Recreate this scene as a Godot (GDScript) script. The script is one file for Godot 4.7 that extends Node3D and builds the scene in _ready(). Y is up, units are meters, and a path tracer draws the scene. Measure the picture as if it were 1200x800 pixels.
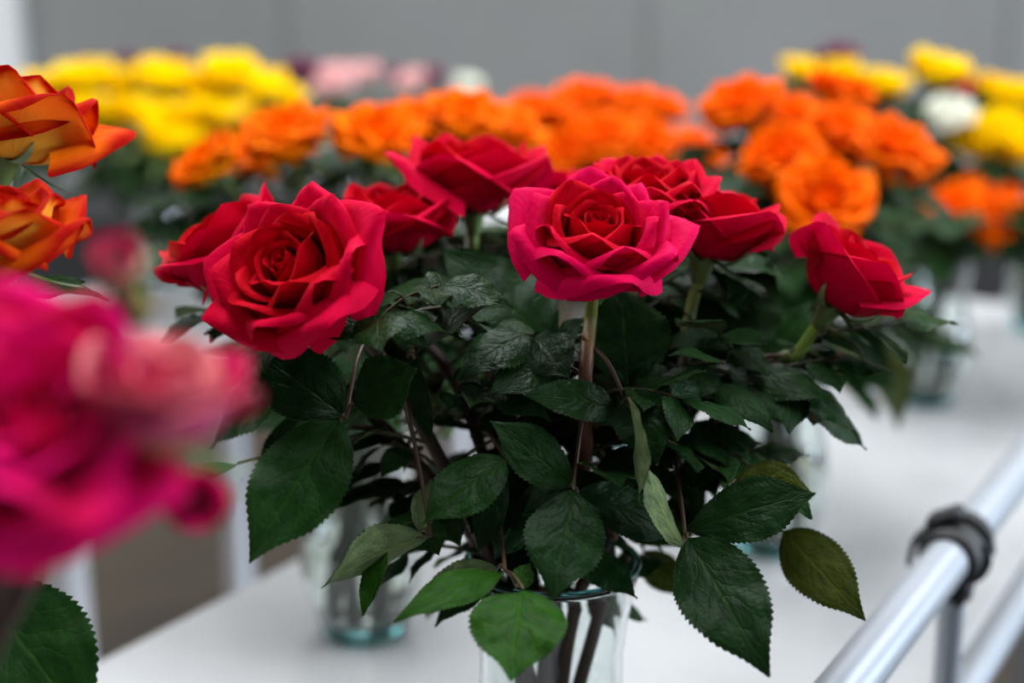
extends Node3D
# A table of cut roses in glass vases inside a daylit hall. Units are metres, y is up, the camera looks along -z.

const TABLE_Y := 0.76
const EYE := Vector3(0, 1.273, 0)
const PITCH := 0.2426                     # radians, downwards
const FOCAL := 1666.7                     # focal length in pixels of a 1200 x 800 frame (50 mm on 36 x 24)
const CM := 0.01

var rng := RandomNumberGenerator.new()
var taken := {}
var M := {}
var cam_right := Vector3.RIGHT
var cam_up := Vector3.UP
var cam_fwd := Vector3.FORWARD
var table_dir := Vector3.ZERO
var table_across := Vector3.ZERO

# ---------------------------------------------------------------- points and names

func at(px: float, py: float, depth: float) -> Vector3:
	return EYE + depth * (cam_fwd + cam_right * ((px - 600.0) / FOCAL) + cam_up * ((400.0 - py) / FOCAL))

func on_level(px: float, py: float, y: float) -> Vector3:
	var d := at(px, py, 1.0) - EYE
	return EYE + d * ((y - EYE.y) / d.y)

func turned(v: Vector3) -> Vector3:       # (right, up, towards the camera) as a direction in the world
	return (cam_right * v.x + cam_up * v.y - cam_fwd * v.z).normalized()

func numbered(called: String) -> String:
	var n: int = taken.get(called, 0)
	taken[called] = n + 1
	return called if n == 0 else "%s_%03d" % [called, n]

func thing(called: String, label: String, category: String, where := Vector3.ZERO, group := "") -> Node3D:
	var o := Node3D.new()
	o.name = numbered(called)
	add_child(o)
	o.position = where
	o.set_meta("label", label)
	o.set_meta("category", category)
	if group:
		o.set_meta("group", group)
	return o

func part(parent: Node, called: String, mesh: Mesh, mat: Material = null, xf := Transform3D()) -> MeshInstance3D:
	var o := MeshInstance3D.new()
	o.name = called
	o.mesh = mesh
	if mat:
		o.material_override = mat
	o.transform = xf
	parent.add_child(o, true)
	return o

func structure(called: String, mesh: Mesh, mat: Material, xf := Transform3D(), label := "") -> MeshInstance3D:
	var o := part(self, called, mesh, mat, xf)
	o.set_meta("kind", "structure")
	if label:
		o.set_meta("label", label)
	return o

# ---------------------------------------------------------------- mesh helpers

func grid_arrays(pos: PackedVector3Array, uv: PackedVector2Array, col: PackedColorArray, nu: int, nv: int, flip := false) -> Array:
	var nor := PackedVector3Array()
	nor.resize(pos.size())
	for j in nv:
		for i in nu:
			var a := pos[j * nu + mini(i + 1, nu - 1)] - pos[j * nu + maxi(i - 1, 0)]
			var b := pos[mini(j + 1, nv - 1) * nu + i] - pos[maxi(j - 1, 0) * nu + i]
			var n := a.cross(b)
			n = n.normalized() if n.length_squared() > 1e-20 else Vector3.UP
			nor[j * nu + i] = -n if flip else n
	var idx := PackedInt32Array()
	idx.resize((nu - 1) * (nv - 1) * 6)
	var k := 0
	for j in nv - 1:
		for i in nu - 1:
			var p := j * nu + i
			var q := [p, p + nu, p + 1, p + 1, p + nu, p + nu + 1]
			if flip:
				q = [p, p + 1, p + nu, p + 1, p + nu + 1, p + nu]
			for m in 6:
				idx[k + m] = q[m]
			k += 6
	var arr := []
	arr.resize(Mesh.ARRAY_MAX)
	arr[Mesh.ARRAY_VERTEX] = pos
	arr[Mesh.ARRAY_NORMAL] = nor
	arr[Mesh.ARRAY_TEX_UV] = uv
	if col.size():
		arr[Mesh.ARRAY_COLOR] = col
	arr[Mesh.ARRAY_INDEX] = idx
	return arr

func shifted(pos: PackedVector3Array, nor: PackedVector3Array, by: float) -> PackedVector3Array:
	var out := PackedVector3Array()
	out.resize(pos.size())
	for i in pos.size():
		out[i] = pos[i] + nor[i] * by
	return out

func catmull(p: Array, t: float) -> Vector3:
	var n := p.size() - 1
	var k := clampi(int(floor(t * n)), 0, n - 1)
	var f := t * n - k
	var a: Vector3 = p[k]
	var b: Vector3 = p[k + 1]
	var before: Vector3 = p[k - 1] if k > 0 else a * 2.0 - b
	var after: Vector3 = p[k + 2] if k + 2 <= n else b * 2.0 - a
	return a.cubic_interpolate(b, before, after, f)

# tube along points (Catmull-Rom); radius and colour are functions of 0..1; appended to st
func tube(st: SurfaceTool, pts: Array, rings: int, sides: int, radius: Callable, color: Callable, first: int) -> int:
	var line := PackedVector3Array()
	for j in rings + 1:
		line.append(catmull(pts, float(j) / rings))
	var side := Vector3.ZERO
	for j in rings + 1:
		var tan := (line[mini(j + 1, rings)] - line[maxi(j - 1, 0)]).normalized()
		if side == Vector3.ZERO:
			side = tan.cross(Vector3(0.3, 0.2, 0.9)).normalized()
		side = (side - tan * side.dot(tan)).normalized()
		var other := tan.cross(side)
		var f := float(j) / rings
		var r: float = radius.call(f)
		var c: Color = color.call(f)
		for i in sides + 1:
			var a := TAU * i / sides
			var n := side * cos(a) + other * sin(a)
			st.set_normal(n)
			st.set_color(c)
			st.set_uv(Vector2(float(i) / sides, f * 8.0))
			st.add_vertex(line[j] + n * r)
	var w := sides + 1
	for j in rings:
		for i in sides:
			var p := first + j * w + i
			for m in [p, p + w, p + 1, p + 1, p + w, p + w + 1]:
				st.add_index(m)
	# caps
	var base := first + (rings + 1) * w
	for e in 2:
		var j: int = 0 if e == 0 else rings
		var tan := (line[1] - line[0]).normalized() if e == 0 else (line[rings] - line[rings - 1]).normalized()
		st.set_normal(-tan if e == 0 else tan)
		st.set_color(color.call(float(e)))
		st.set_uv(Vector2(0.5, 0))
		st.add_vertex(line[j])
		for i in sides:
			var p := first + j * w + i
			for m in ([base + e, p, p + 1] if e == 0 else [base + e, p + 1, p]):
				st.add_index(m)
	return base + 2

func begin() -> SurfaceTool:
	var st := SurfaceTool.new()
	st.begin(Mesh.PRIMITIVE_TRIANGLES)
	return st

func simple_tube(pts: Array, rings: int, sides: int, r0: float, r1: float, c0 := Color.WHITE, c1 := Color.WHITE) -> ArrayMesh:
	var st := begin()
	tube(st, pts, rings, sides, func(f): return lerpf(r0, r1, f), func(f): return c0.lerp(c1, f), 0)
	return st.commit()

func lathe(profile: Array, sides: int, closed := false) -> ArrayMesh:   # profile of Vector2(radius, y)
	var n := profile.size()
	var pos := PackedVector3Array()
	var uv := PackedVector2Array()
	for j in n:
		for i in sides + 1:
			var a := TAU * i / sides
			pos.append(Vector3(profile[j].x * cos(a), profile[j].y, profile[j].x * sin(a)))
			uv.append(Vector2(float(i) / sides, float(j) / (n - 1)))
	var arr := grid_arrays(pos, uv, PackedColorArray(), sides + 1, n, true)
	# seamless normals
	var nor: PackedVector3Array = arr[Mesh.ARRAY_NORMAL]
	for j in n:
		var s := (nor[j * (sides + 1)] + nor[j * (sides + 1) + sides]).normalized()
		if closed and (j == 0 or j == n - 1):
			s = (nor[0] + nor[sides] + nor[(n - 1) * (sides + 1)]).normalized()
		nor[j * (sides + 1)] = s
		nor[j * (sides + 1) + sides] = s
	arr[Mesh.ARRAY_NORMAL] = nor
	var m := ArrayMesh.new()
	m.add_surface_from_arrays(Mesh.PRIMITIVE_TRIANGLES, arr)
	return m

func bevel_box(size: Vector3, b: float) -> ArrayMesh:    # centred box with chamfered edges
	var st := begin()
	var h := size * 0.5
	b = minf(b, minf(h.x, minf(h.y, h.z)) * 0.9)
	var quad := func(p: Array):
		var n: Vector3 = (p[1] - p[0]).cross(p[2] - p[0]).normalized()
		var mid := Vector3.ZERO
		for v in p:
			mid += v
		if n.dot(mid) < 0:
			n = -n
			p.reverse()
		for k in range(1, p.size() - 1):
			for v in [p[0], p[k + 1], p[k]]:
				st.set_normal(n)
				st.set_uv(Vector2(v.x + v.y, v.z + v.y))
				st.add_vertex(v)
	for ax in 3:
		for s in [-1.0, 1.0]:
			var u := (ax + 1) % 3
			var w := (ax + 2) % 3
			var c := []
			for q in [[-1, -1], [1, -1], [1, 1], [-1, 1]]:
				var v := Vector3.ZERO
				v[ax] = s * h[ax]
				v[u] = q[0] * (h[u] - b)
				v[w] = q[1] * (h[w] - b)
				c.append(v)
			quad.call(c)
			for s2 in [-1.0, 1.0]:
				var e := []
				for q in [[0, -1], [0, 1], [1, 1], [1, -1]]:
					var v := Vector3.ZERO
					v[ax] = s * (h[ax] - (b if q[0] else 0.0))
					v[u] = s2 * (h[u] - (0.0 if q[0] else b))
					v[w] = q[1] * (h[w] - b)
					e.append(v)
				quad.call(e)
	for sx in [-1.0, 1.0]:
		for sy in [-1.0, 1.0]:
			for sz in [-1.0, 1.0]:
				quad.call([Vector3(sx * h.x, sy * (h.y - b), sz * (h.z - b)), Vector3(sx * (h.x - b), sy * h.y, sz * (h.z - b)), Vector3(sx * (h.x - b), sy * (h.y - b), sz * h.z)])
	return st.commit()

func basis_from(y: Vector3, hint: Vector3) -> Basis:      # y axis given, x as near the hint as it gets
	var x := (hint - y * hint.dot(y)).normalized()
	return Basis(x, y, x.cross(y))

# ---------------------------------------------------------------- materials

func lin(r: float, g: float, b: float) -> Color:          # linear base colour -> the sRGB value that albedo_color wants
	return Color(r, g, b).linear_to_srgb()

func plain(called: String, c: Color, rough: float, spec := 0.5) -> StandardMaterial3D:
	var m := StandardMaterial3D.new()
	m.resource_name = called
	m.albedo_color = c
	m.roughness = rough
	m.metallic_specular = spec
	M[called] = m
	return m

func leaf_images() -> Array:                              # [tint, relief]: veins of a rose leaflet, u across, v along
	var n := 384
	var tint := Image.create(n, n, false, Image.FORMAT_RGBA8)
	var relief := Image.create(n, n, false, Image.FORMAT_RGBA8)
	var cell := FastNoiseLite.new()
	cell.seed = 4
	cell.noise_type = FastNoiseLite.TYPE_CELLULAR
	cell.cellular_return_type = FastNoiseLite.RETURN_DISTANCE2_SUB
	cell.frequency = 0.045
	var blot := FastNoiseLite.new()
	blot.seed = 9
	blot.frequency = 0.012
	blot.fractal_octaves = 4
	for y in n:
		var v := float(y) / n
		for x in n:
			var u := absf(float(x) / n - 0.5) * 2.0
			var mid := exp(-pow(u / (0.022 + 0.03 * (1.0 - v)), 2.0))
			var side_u := u if x > n / 2 else u + 0.07
			var c := (v - 0.42 * side_u + 0.16 * side_u * side_u) * 6.5 + 0.7 * blot.get_noise_2d(x * 0.6 + 500.0, y * 0.6)
			var d := absf(c - round(c))
			var vein := exp(-pow(d / 0.055, 2.0)) * (1.0 - 0.55 * u)
			var puff := sin(PI * (c - floor(c)))
			var net := clampf(1.0 - cell.get_noise_2d(x * 1.4, y * 1.4) * 1.2 - 1.1, 0.0, 1.0)
			var b := blot.get_noise_2d(x, y)
			var h := 0.45 + 0.13 * puff * puff * (1.0 - 0.5 * u) - 0.19 * vein - 0.28 * mid - 0.10 * net + 0.28 * b
			relief.set_pixel(x, y, Color(h, h, h))
			var light := 0.78 + 0.16 * b + 0.07 * net
			var g := Color(light, light, light).lerp(Color(1.0, 1.0, 0.75), clampf(mid * 0.85 + vein * 0.34, 0, 1))
			tint.set_pixel(x, y, g)
	return [ImageTexture.create_from_image(tint), ImageTexture.create_from_image(relief)]

func petal_relief() -> Texture2D:                         # fine fan of veins along the petal
	var n := 256
	var im := Image.create(n, n, false, Image.FORMAT_RGBA8)
	var a := FastNoiseLite.new()
	a.seed = 12
	a.frequency = 0.05
	var b := FastNoiseLite.new()
	b.seed = 31
	b.frequency = 0.018
	for y in n:
		for x in n:
			var h := 0.5 + 0.28 * a.get_noise_2d(x * 2.2, y * 0.25) + 0.42 * b.get_noise_2d(x, y)
			im.set_pixel(x, y, Color(h, h, h))
	return ImageTexture.create_from_image(im)

func noise_tex(seed_: int, freq: float, lo: Color, hi: Color, size := 512, octaves := 5) -> NoiseTexture2D:
	var f := FastNoiseLite.new()
	f.seed = seed_
	f.frequency = freq
	f.fractal_octaves = octaves
	var t := NoiseTexture2D.new()
	t.noise = f
	t.width = size
	t.height = size
	t.seamless = true
	var g := Gradient.new()
	g.set_color(0, lo)
	g.set_color(1, hi)
	t.color_ramp = g
	return t

func make_materials() -> void:
	var leaf := leaf_images()
	var relief := petal_relief()
	for spec in [["petal", 0.55, 0.04, 0.36], ["petal_waxy", 0.55, 0.03, 0.8], ["petal_satin", 0.5, 0.03, 0.4]]:
		var p := plain(spec[0], Color.WHITE, spec[1], 0.09)
		p.vertex_color_use_as_albedo = true
		p.rim_enabled = true
		p.rim = spec[2]
		p.rim_tint = 0.9
		p.backlight_enabled = true
		p.backlight = Color(spec[3], spec[3], spec[3]).linear_to_srgb()
		p.heightmap_enabled = true
		p.heightmap_texture = relief
		p.heightmap_scale = 0.05
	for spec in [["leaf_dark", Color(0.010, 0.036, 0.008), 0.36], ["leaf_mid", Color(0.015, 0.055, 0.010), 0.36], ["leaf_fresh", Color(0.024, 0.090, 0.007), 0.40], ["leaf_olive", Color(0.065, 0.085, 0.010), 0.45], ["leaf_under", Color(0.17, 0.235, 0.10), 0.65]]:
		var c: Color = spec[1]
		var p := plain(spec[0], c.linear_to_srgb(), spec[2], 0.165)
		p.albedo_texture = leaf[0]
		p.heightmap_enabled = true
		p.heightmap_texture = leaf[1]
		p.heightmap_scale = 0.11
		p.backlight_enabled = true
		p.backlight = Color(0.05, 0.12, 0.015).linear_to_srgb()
	var s := plain("stem", Color.WHITE, 0.5, 0.4)
	s.vertex_color_use_as_albedo = true
	var glass := plain("glass", Color(0.97, 0.99, 0.985, 0.0), 0.0)
	glass.transparency = BaseMaterial3D.TRANSPARENCY_ALPHA
	glass.refraction_enabled = true
	glass.refraction_scale = 0.05
	var teal := plain("glass_teal", Color(0.42, 0.70, 0.70, 0.0), 0.0)
	teal.transparency = BaseMaterial3D.TRANSPARENCY_ALPHA
	teal.refraction_enabled = true
	teal.refraction_scale = 0.05
	var water := plain("water", Color(0.97, 0.98, 0.95, 0.0), 0.0)
	water.transparency = BaseMaterial3D.TRANSPARENCY_ALPHA
	water.refraction_enabled = true
	water.refraction_scale = 0.033
	var top := plain("table_white", Color.WHITE, 0.38, 0.5)
	top.albedo_texture = noise_tex(5, 0.006, Color(0.635, 0.635, 0.64), Color(0.695, 0.695, 0.695))
	top.uv1_triplanar = true
	top.uv1_world_triplanar = true
	top.uv1_scale = Vector3.ONE * 1.3
	plain("leg_white", Color(0.84, 0.84, 0.86), 0.4)
	var alu := plain("aluminium", Color(0.63, 0.65, 0.68), 0.36)
	alu.metallic = 0.25
	plain("black_plastic", Color(0.045, 0.045, 0.05), 0.62)
	var floor_ := plain("floor", Color.WHITE, 0.55, 0.4)
	floor_.albedo_texture = noise_tex(8, 0.01, Color(0.185, 0.155, 0.12), Color(0.235, 0.198, 0.155))
	floor_.uv1_triplanar = true
	floor_.uv1_world_triplanar = true
	floor_.uv1_scale = Vector3.ONE * 0.5
	var wall := plain("wall_grey", Color.WHITE, 0.8, 0.3)
	wall.albedo_texture = noise_tex(3, 0.004, Color(0.455, 0.452, 0.442), Color(0.49, 0.487, 0.477))
	wall.uv1_triplanar = true
	wall.uv1_world_triplanar = true
	wall.uv1_scale = Vector3.ONE * 0.25
	plain("wall_pale", Color(0.80, 0.80, 0.79), 0.8)
	plain("ceiling_grey", Color(0.62, 0.62, 0.62), 0.9)
	plain("skirt_dark", Color(0.115, 0.11, 0.11), 0.85)
	plain("anther", Color(0.55, 0.32, 0.08), 0.8)

# ---------------------------------------------------------------- rose blooms

# Rings from the heart (0) to the outermost petals (1), in centimetres:
# tip radius, tip height, first and second control point of the profile, half width, lateral radius factor, roll line (share of length), roll radius, roll angle in degrees
const RINGS := [
	[0.00, 0.10, 2.70, 0.42, 0.5, 0.40, 1.9, 0.95, 1.00, 0.97, 0.10, 25.0],
	[0.18, 0.42, 2.95, 0.80, 0.4, 0.80, 1.9, 1.35, 1.00, 0.96, 0.10, 28.0],
	[0.38, 1.05, 3.20, 1.35, 0.3, 1.35, 2.0, 2.00, 1.05, 0.95, 0.17, 32.0],
	[0.58, 2.00, 3.30, 1.90, 0.2, 1.80, 2.1, 2.70, 1.12, 0.93, 0.27, 38.0],
	[0.78, 3.25, 3.05, 2.35, 0.1, 2.15, 2.35, 3.25, 1.22, 0.92, 0.38, 42.0],
	[1.00, 4.55, 2.00, 2.60, 0.0, 2.60, 2.20, 3.65, 1.35, 0.93, 0.42, 45.0],
]

func ring(f: float) -> Array:
	for k in RINGS.size() - 1:
		if f <= RINGS[k + 1][0]:
			var t: float = (f - RINGS[k][0]) / (RINGS[k + 1][0] - RINGS[k][0])
			var out := []
			for c in RINGS[k].size():
				out.append(lerpf(RINGS[k][c], RINGS[k + 1][c], t))
			return out
	return RINGS[-1].duplicate()

# One petal as a sheet bent over a goblet, its shoulders rolled back over two slanting lines. g: {rt, h, p1, p2, w, k, t0, rho, ang, az, ...} in metres.
func petal_mesh(g: Dictionary, nu: int, nv: int, shade: Callable, sheets: int) -> ArrayMesh:
	var b0 := Vector2(g.rb, 0)
	var b1: Vector2 = g.p1
	var b2: Vector2 = g.p2
	var b3 := Vector2(g.rt, g.h)
	var steps := 28
	var prof := PackedVector2Array()
	var arc := PackedFloat32Array()
	var total := 0.0
	for k in steps + 1:
		var q := b0.bezier_interpolate(b1, b2, b3, float(k) / steps)
		if k > 0:
			total += q.distance_to(prof[k - 1])
		prof.append(q)
		arc.append(total)
	var len: float = total
	var w: float = g.w
	var rolls := [[-1.0, g.roll_l, g.ang_l], [1.0, g.roll_r, g.ang_r]]
	var rho: float = g.rho
	var most: float = g.most
	var tip: float = g.tip
	var round_: float = g.round
	var ca := cos(g.az)
	var sa := sin(g.az)
	var pos := PackedVector3Array()
	var uv := PackedVector2Array()
	var ci := PackedColorArray()
	var co := PackedColorArray()
	for j in nv:
		var v := float(j) / (nv - 1)
		v = v * (1.0 + 0.35 * (1.0 - v))                    # rows closer together towards the margin
		for i in nu:
			var u0 := float(i) / (nu - 1) * 2.0 - 1.0
			var u := u0 * (1.0 + 0.15 * (1.0 - absf(u0)))
			var fan := lerpf(0.24, 1.0, smoothstep(0.0, 0.72, v))
			var s := u * w * fan
			var t: float = len * v * (1.0 - round_ * pow(absf(u), 2.3) * v * v)
			t += len * tip * exp(-pow(u / 0.16, 2.0)) * pow(v, 5.0)
			t += len * 0.012 * sin(u * 9.0 + g.seed) * pow(v, 4.0)
			var n := 0.0
			for r in rolls:
				var a: float = r[2]
				var ns: float = r[0] * sin(a)
				var nt := cos(a)
				var q: float = s * ns + (t - len * r[1]) * nt
				if q > 0.0:
					var e := q / rho
					var along := rho * sin(minf(e, most)) + maxf(e - most, 0.0) * rho * cos(most)
					n += rho * (1.0 - cos(minf(e, most))) + maxf(e - most, 0.0) * rho * sin(most)
					s += ns * (along - q)
					t += nt * (along - q)
			n += g.wave * sin(u * 4.0 + g.seed * 2.0 + v * 3.0) * v * v
			# onto the profile
			var tt := clampf(t, 0.0, len)
			var k := 0
			while k < steps - 1 and arc[k + 1] < tt:
				k += 1
			var f := (tt - arc[k]) / maxf(arc[k + 1] - arc[k], 1e-9)
			var p := prof[k].lerp(prof[k + 1], f)
			var tan := (prof[mini(k + 2, steps)] - prof[maxi(k - 1, 0)]).normalized()
			p += tan * (t - tt)
			var big: float = maxf(maxf(p.x, 0.0006) * g.k, g.rmin)
			var phi: float = clampf(s / big, -2.9, 2.9)
			var x: float = p.x - big + big * cos(phi) + n * tan.y * cos(phi)
			var z: float = big * sin(phi) + n * tan.y * sin(phi)
			var y: float = p.y - n * tan.x + g.slant * s
			pos.append(Vector3(x * ca - z * sa, y, x * sa + z * ca))
			uv.append(Vector2(u * 0.5 + 0.5, v))
			ci.append(shade.call(g.f, u, v, true, g.seed))
			if sheets > 1:
				co.append(shade.call(g.f, u, v, false, g.seed))
	var m := ArrayMesh.new()
	var arr := grid_arrays(pos, uv, ci, nu, nv)
	m.add_surface_from_arrays(Mesh.PRIMITIVE_TRIANGLES, arr)
	if sheets > 1:                                          # the outer face of a thicker petal, with a colour of its own
		var back := grid_arrays(shifted(pos, arr[Mesh.ARRAY_NORMAL], -0.00035), uv, co, nu, nv, true)
		m.add_surface_from_arrays(Mesh.PRIMITIVE_TRIANGLES, back)
	return m

# spec: count, size, open (0 bud .. 1 full), shade, seed, nu, nv, sheets; returns an array of petal meshes in bloom axes (y along the stem)
func bloom_meshes(spec: Dictionary) -> Array:
	var out := []
	rng.seed = spec.seed
	var n: int = spec.count
	var open: float = spec.open
	var az := rng.randf() * TAU
	var size: float = spec.size * CM
	for i in n:
		var f := float(i) / (n - 1)
		f = pow(f, spec.get("crowd", 0.82))
		var r := ring(f)
		var shut := (1.0 - open) * smoothstep(0.25, 1.0, f)
		var g := {}
		g.f = f
		g.rb = lerpf(0.15, 0.75, f) * size
		g.rt = lerpf(r[1], 0.55 * r[1] + 0.45, shut) * size * rng.randf_range(0.94, 1.06)
		g.h = lerpf(r[2], 3.55, shut) * size * rng.randf_range(0.96, 1.04)
		g.p1 = Vector2(lerpf(r[3], r[3] * 0.85, shut), r[4]) * size
		g.p2 = Vector2(lerpf(r[5], r[5] * 0.82, shut), lerpf(r[6], 2.5, shut)) * size
		g.w = r[7] * size * rng.randf_range(0.92, 1.08)
		g.k = r[8]
		g.rmin = 0.28 * size
		g.roll_l = r[9] + 0.18 * shut + rng.randf_range(-0.05, 0.05) * f
		g.roll_r = r[9] + 0.18 * shut + rng.randf_range(-0.05, 0.05) * f
		g.ang_l = deg_to_rad(r[11] - 12.0 * shut + rng.randf_range(-10, 10) * f)
		g.ang_r = deg_to_rad(r[11] - 12.0 * shut + rng.randf_range(-10, 10) * f)
		g.rho = r[10] * size * lerpf(1.0, spec.get("lip", 1.0), smoothstep(0.3, 0.6, f)) * rng.randf_range(0.8, 1.25)
		g.most = lerpf(0.8, 2.3, smoothstep(0.1, 0.7, f)) * spec.get("roll", 1.0)
		g.tip = 0.03 * f
		g.round = lerpf(0.30, 0.46, f)
		g.wave = size * 0.10 * f
		g.slant = rng.randf_range(-0.12, 0.12) * (1.0 - 0.5 * f)
		g.seed = rng.randf() * 10.0
		g.az = az
		az += 2.39996 + rng.randf_range(-0.14, 0.14)
		if spec.has("tweak"):
			spec.tweak.call(i, n, g, size)
		var nu: int = spec.nu
		var nv: int = spec.nv
		if f < 0.3:
			nu = spec.nu + 4
		out.append(petal_mesh(g, nu, nv, spec.shade, spec.sheets))
	return out

# petal pigments (linear base colours), as functions of ring, across, along and face
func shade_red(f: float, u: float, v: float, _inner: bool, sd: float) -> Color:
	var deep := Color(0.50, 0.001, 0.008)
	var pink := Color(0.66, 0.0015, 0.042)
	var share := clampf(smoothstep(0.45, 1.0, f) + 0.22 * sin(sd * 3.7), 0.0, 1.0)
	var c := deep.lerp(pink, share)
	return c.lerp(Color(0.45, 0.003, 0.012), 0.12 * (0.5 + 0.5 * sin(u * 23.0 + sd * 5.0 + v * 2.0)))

func shade_cerise(f: float, u: float, v: float, inner: bool, sd: float) -> Color:        # red bloom with outer petals shifted to bluish pink, heart left red
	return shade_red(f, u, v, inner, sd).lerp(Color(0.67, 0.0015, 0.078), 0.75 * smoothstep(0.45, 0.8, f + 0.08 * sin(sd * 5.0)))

func shade_orange(_f: float, u: float, v: float, _inner: bool, sd: float) -> Color:      # deep orange, a little yellow at the claw
	var c := Color(0.96, 0.160, 0.002).lerp(Color(0.96, 0.46, 0.006), clampf(1.0 - v * 1.6 + 0.2 * sin(sd * 3.0), 0, 1))
	return c.lerp(Color(0.93, 0.105, 0.002), 0.4 * (0.5 + 0.5 * sin(u * 17.0 + sd)))

func shade_flame(_f: float, u: float, v: float, inner: bool, sd: float) -> Color:        # yellow petals dipped in orange red at the margin
	var rim := maxf(v + 0.05 * sin(sd * 4.0 + u * 11.0), 1.12 * absf(u) * smoothstep(0.25, 0.8, v))
	var yellow := Color(0.92, 0.30, 0.010) if inner else Color(0.92, 0.50, 0.05)
	var orange := Color(0.90, 0.15, 0.004)
	var red := Color(0.50, 0.010, 0.004)
	var c := yellow.lerp(orange, smoothstep(0.35 if inner else 0.80, 0.70 if inner else 0.97, rim))
	return c.lerp(red, smoothstep(0.70 if inner else 0.90, 0.95, rim))

func shade_amber(_f: float, u: float, v: float, inner: bool, sd: float) -> Color:        # orange with yellow backs, for the bunches behind
	var rim := maxf(v, absf(u) * 0.95 * smoothstep(0.2, 0.7, v)) + 0.08 * sin(sd * 5.0)
	return Color(0.96, 0.50, 0.006).lerp(Color(0.96, 0.16, 0.002), smoothstep(0.4 if inner else 0.6, 0.95, rim))

func shade_yellow(_f: float, u: float, v: float, _inner: bool, sd: float) -> Color:
	return Color(0.98, 0.76, 0.002).lerp(Color(0.97, 0.64, 0.002), 0.5 + 0.5 * sin(sd * 7.0 + u * 3.0 + v))

func shade_blush(_f: float, u: float, v: float, _inner: bool, sd: float) -> Color:
	return Color(0.86, 0.66, 0.62).lerp(Color(0.80, 0.36, 0.38), clampf(smoothstep(0.6, 1.0, maxf(v, absf(u))) * 0.7 + 0.15 * sin(sd), 0, 1))

func shade_plum(_f: float, u: float, v: float, _inner: bool, sd: float) -> Color:
	return Color(0.15, 0.02, 0.07).lerp(Color(0.26, 0.05, 0.13), 0.5 + 0.5 * sin(sd * 3.0 + u * 5.0 + v))

func shade_white(_f: float, u: float, v: float, _inner: bool, sd: float) -> Color:
	return Color(0.82, 0.82, 0.72).lerp(Color(0.72, 0.78, 0.52), clampf(0.6 - v + 0.1 * sin(sd + u), 0, 1))

func shade_magenta(_f: float, u: float, v: float, _inner: bool, sd: float) -> Color:
	return Color(0.80, 0.006, 0.17).lerp(Color(0.60, 0.004, 0.07), 0.5 + 0.5 * sin(sd * 6.0 + u * 4.0 + v * 2.0))

func shade_bicolor(_f: float, u: float, v: float, inner: bool, sd: float) -> Color:      # crimson pink inside, mauve backs with a peach claw and lip
	if inner:
		return Color(0.66, 0.012, 0.10).lerp(Color(0.82, 0.22, 0.24), 0.5 + 0.5 * sin(sd * 5.0 + v))
	var c := Color(0.50, 0.26, 0.13).lerp(Color(0.58, 0.07, 0.19), smoothstep(0.15, 0.6, v + 0.1 * sin(sd * 9.0)))
	return c.lerp(Color(0.86, 0.42, 0.36), smoothstep(0.78, 1.0, v) * (0.5 + 0.5 * sin(sd * 7.0)))

# ---------------------------------------------------------------- sepals, hips, stems

func sepal_mesh(length: float, width: float, up: float, curl: float) -> ArrayMesh:     # leaves the axis at the origin along +x, rises or hangs, then curls
	var nu := 5
	var nv := 11
	var pos := PackedVector3Array()
	var uv := PackedVector2Array()
	var p := Vector2(0.006, 0.0)
	var a := up
	var frames := []
	for j in nv:
		frames.append([p, a])
		p += Vector2(cos(a), sin(a)) * length / (nv - 1)
		a += curl / (nv - 1)
	for j in nv:
		var v := float(j) / (nv - 1)
		var half := width * 0.5 * pow(1.0 - v, 0.8) * (0.75 + 0.6 * v * (1.0 - v) * 2.0)
		for i in nu:
			var u := float(i) / (nu - 1) * 2.0 - 1.0
			var lift := 0.25 * half * u * u
			var q: Vector2 = frames[j][0]
			var b: float = frames[j][1]
			pos.append(Vector3(q.x - sin(b) * lift, q.y + cos(b) * lift, u * half))
			uv.append(Vector2(u * 0.5 + 0.5, v))
	var m := ArrayMesh.new()
	var arr := grid_arrays(pos, uv, PackedColorArray(), nu, nv)
	m.add_surface_from_arrays(Mesh.PRIMITIVE_TRIANGLES, arr)
	m.add_surface_from_arrays(Mesh.PRIMITIVE_TRIANGLES, grid_arrays(shifted(pos, arr[Mesh.ARRAY_NORMAL], -0.0006), uv, PackedColorArray(), nu, nv, true))
	return m

var hip_mesh: ArrayMesh
var sepal_meshes := []

func add_bloom(rose: Node3D, meshes: Array, base: Vector3, axis: Vector3, spin: float, size: float, petal_mat: Material, sepal_style := 0) -> MeshInstance3D:
	var b := basis_from(axis.normalized(), Vector3(0.31, 0.1, 0.94)) * Basis(Vector3.UP, spin)
	var head := part(rose, "flower_head", hip_mesh, M.hip, Transform3D(b, base))
	head.set_meta("label", "rose bloom on its green calyx")
	for m in meshes:
		part(head, "petal", m, petal_mat)
	for k in 5:
		var s := part(head, "sepal", sepal_meshes[(k + sepal_style) % sepal_meshes.size()], null, Transform3D(Basis(Vector3.UP, TAU * k / 5.0 + 0.4) * size, Vector3(0, -0.001, 0)))
		s.set_surface_override_material(0, M.sepal)
		s.set_surface_override_material(1, M.sepal_under)
	return head

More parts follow.
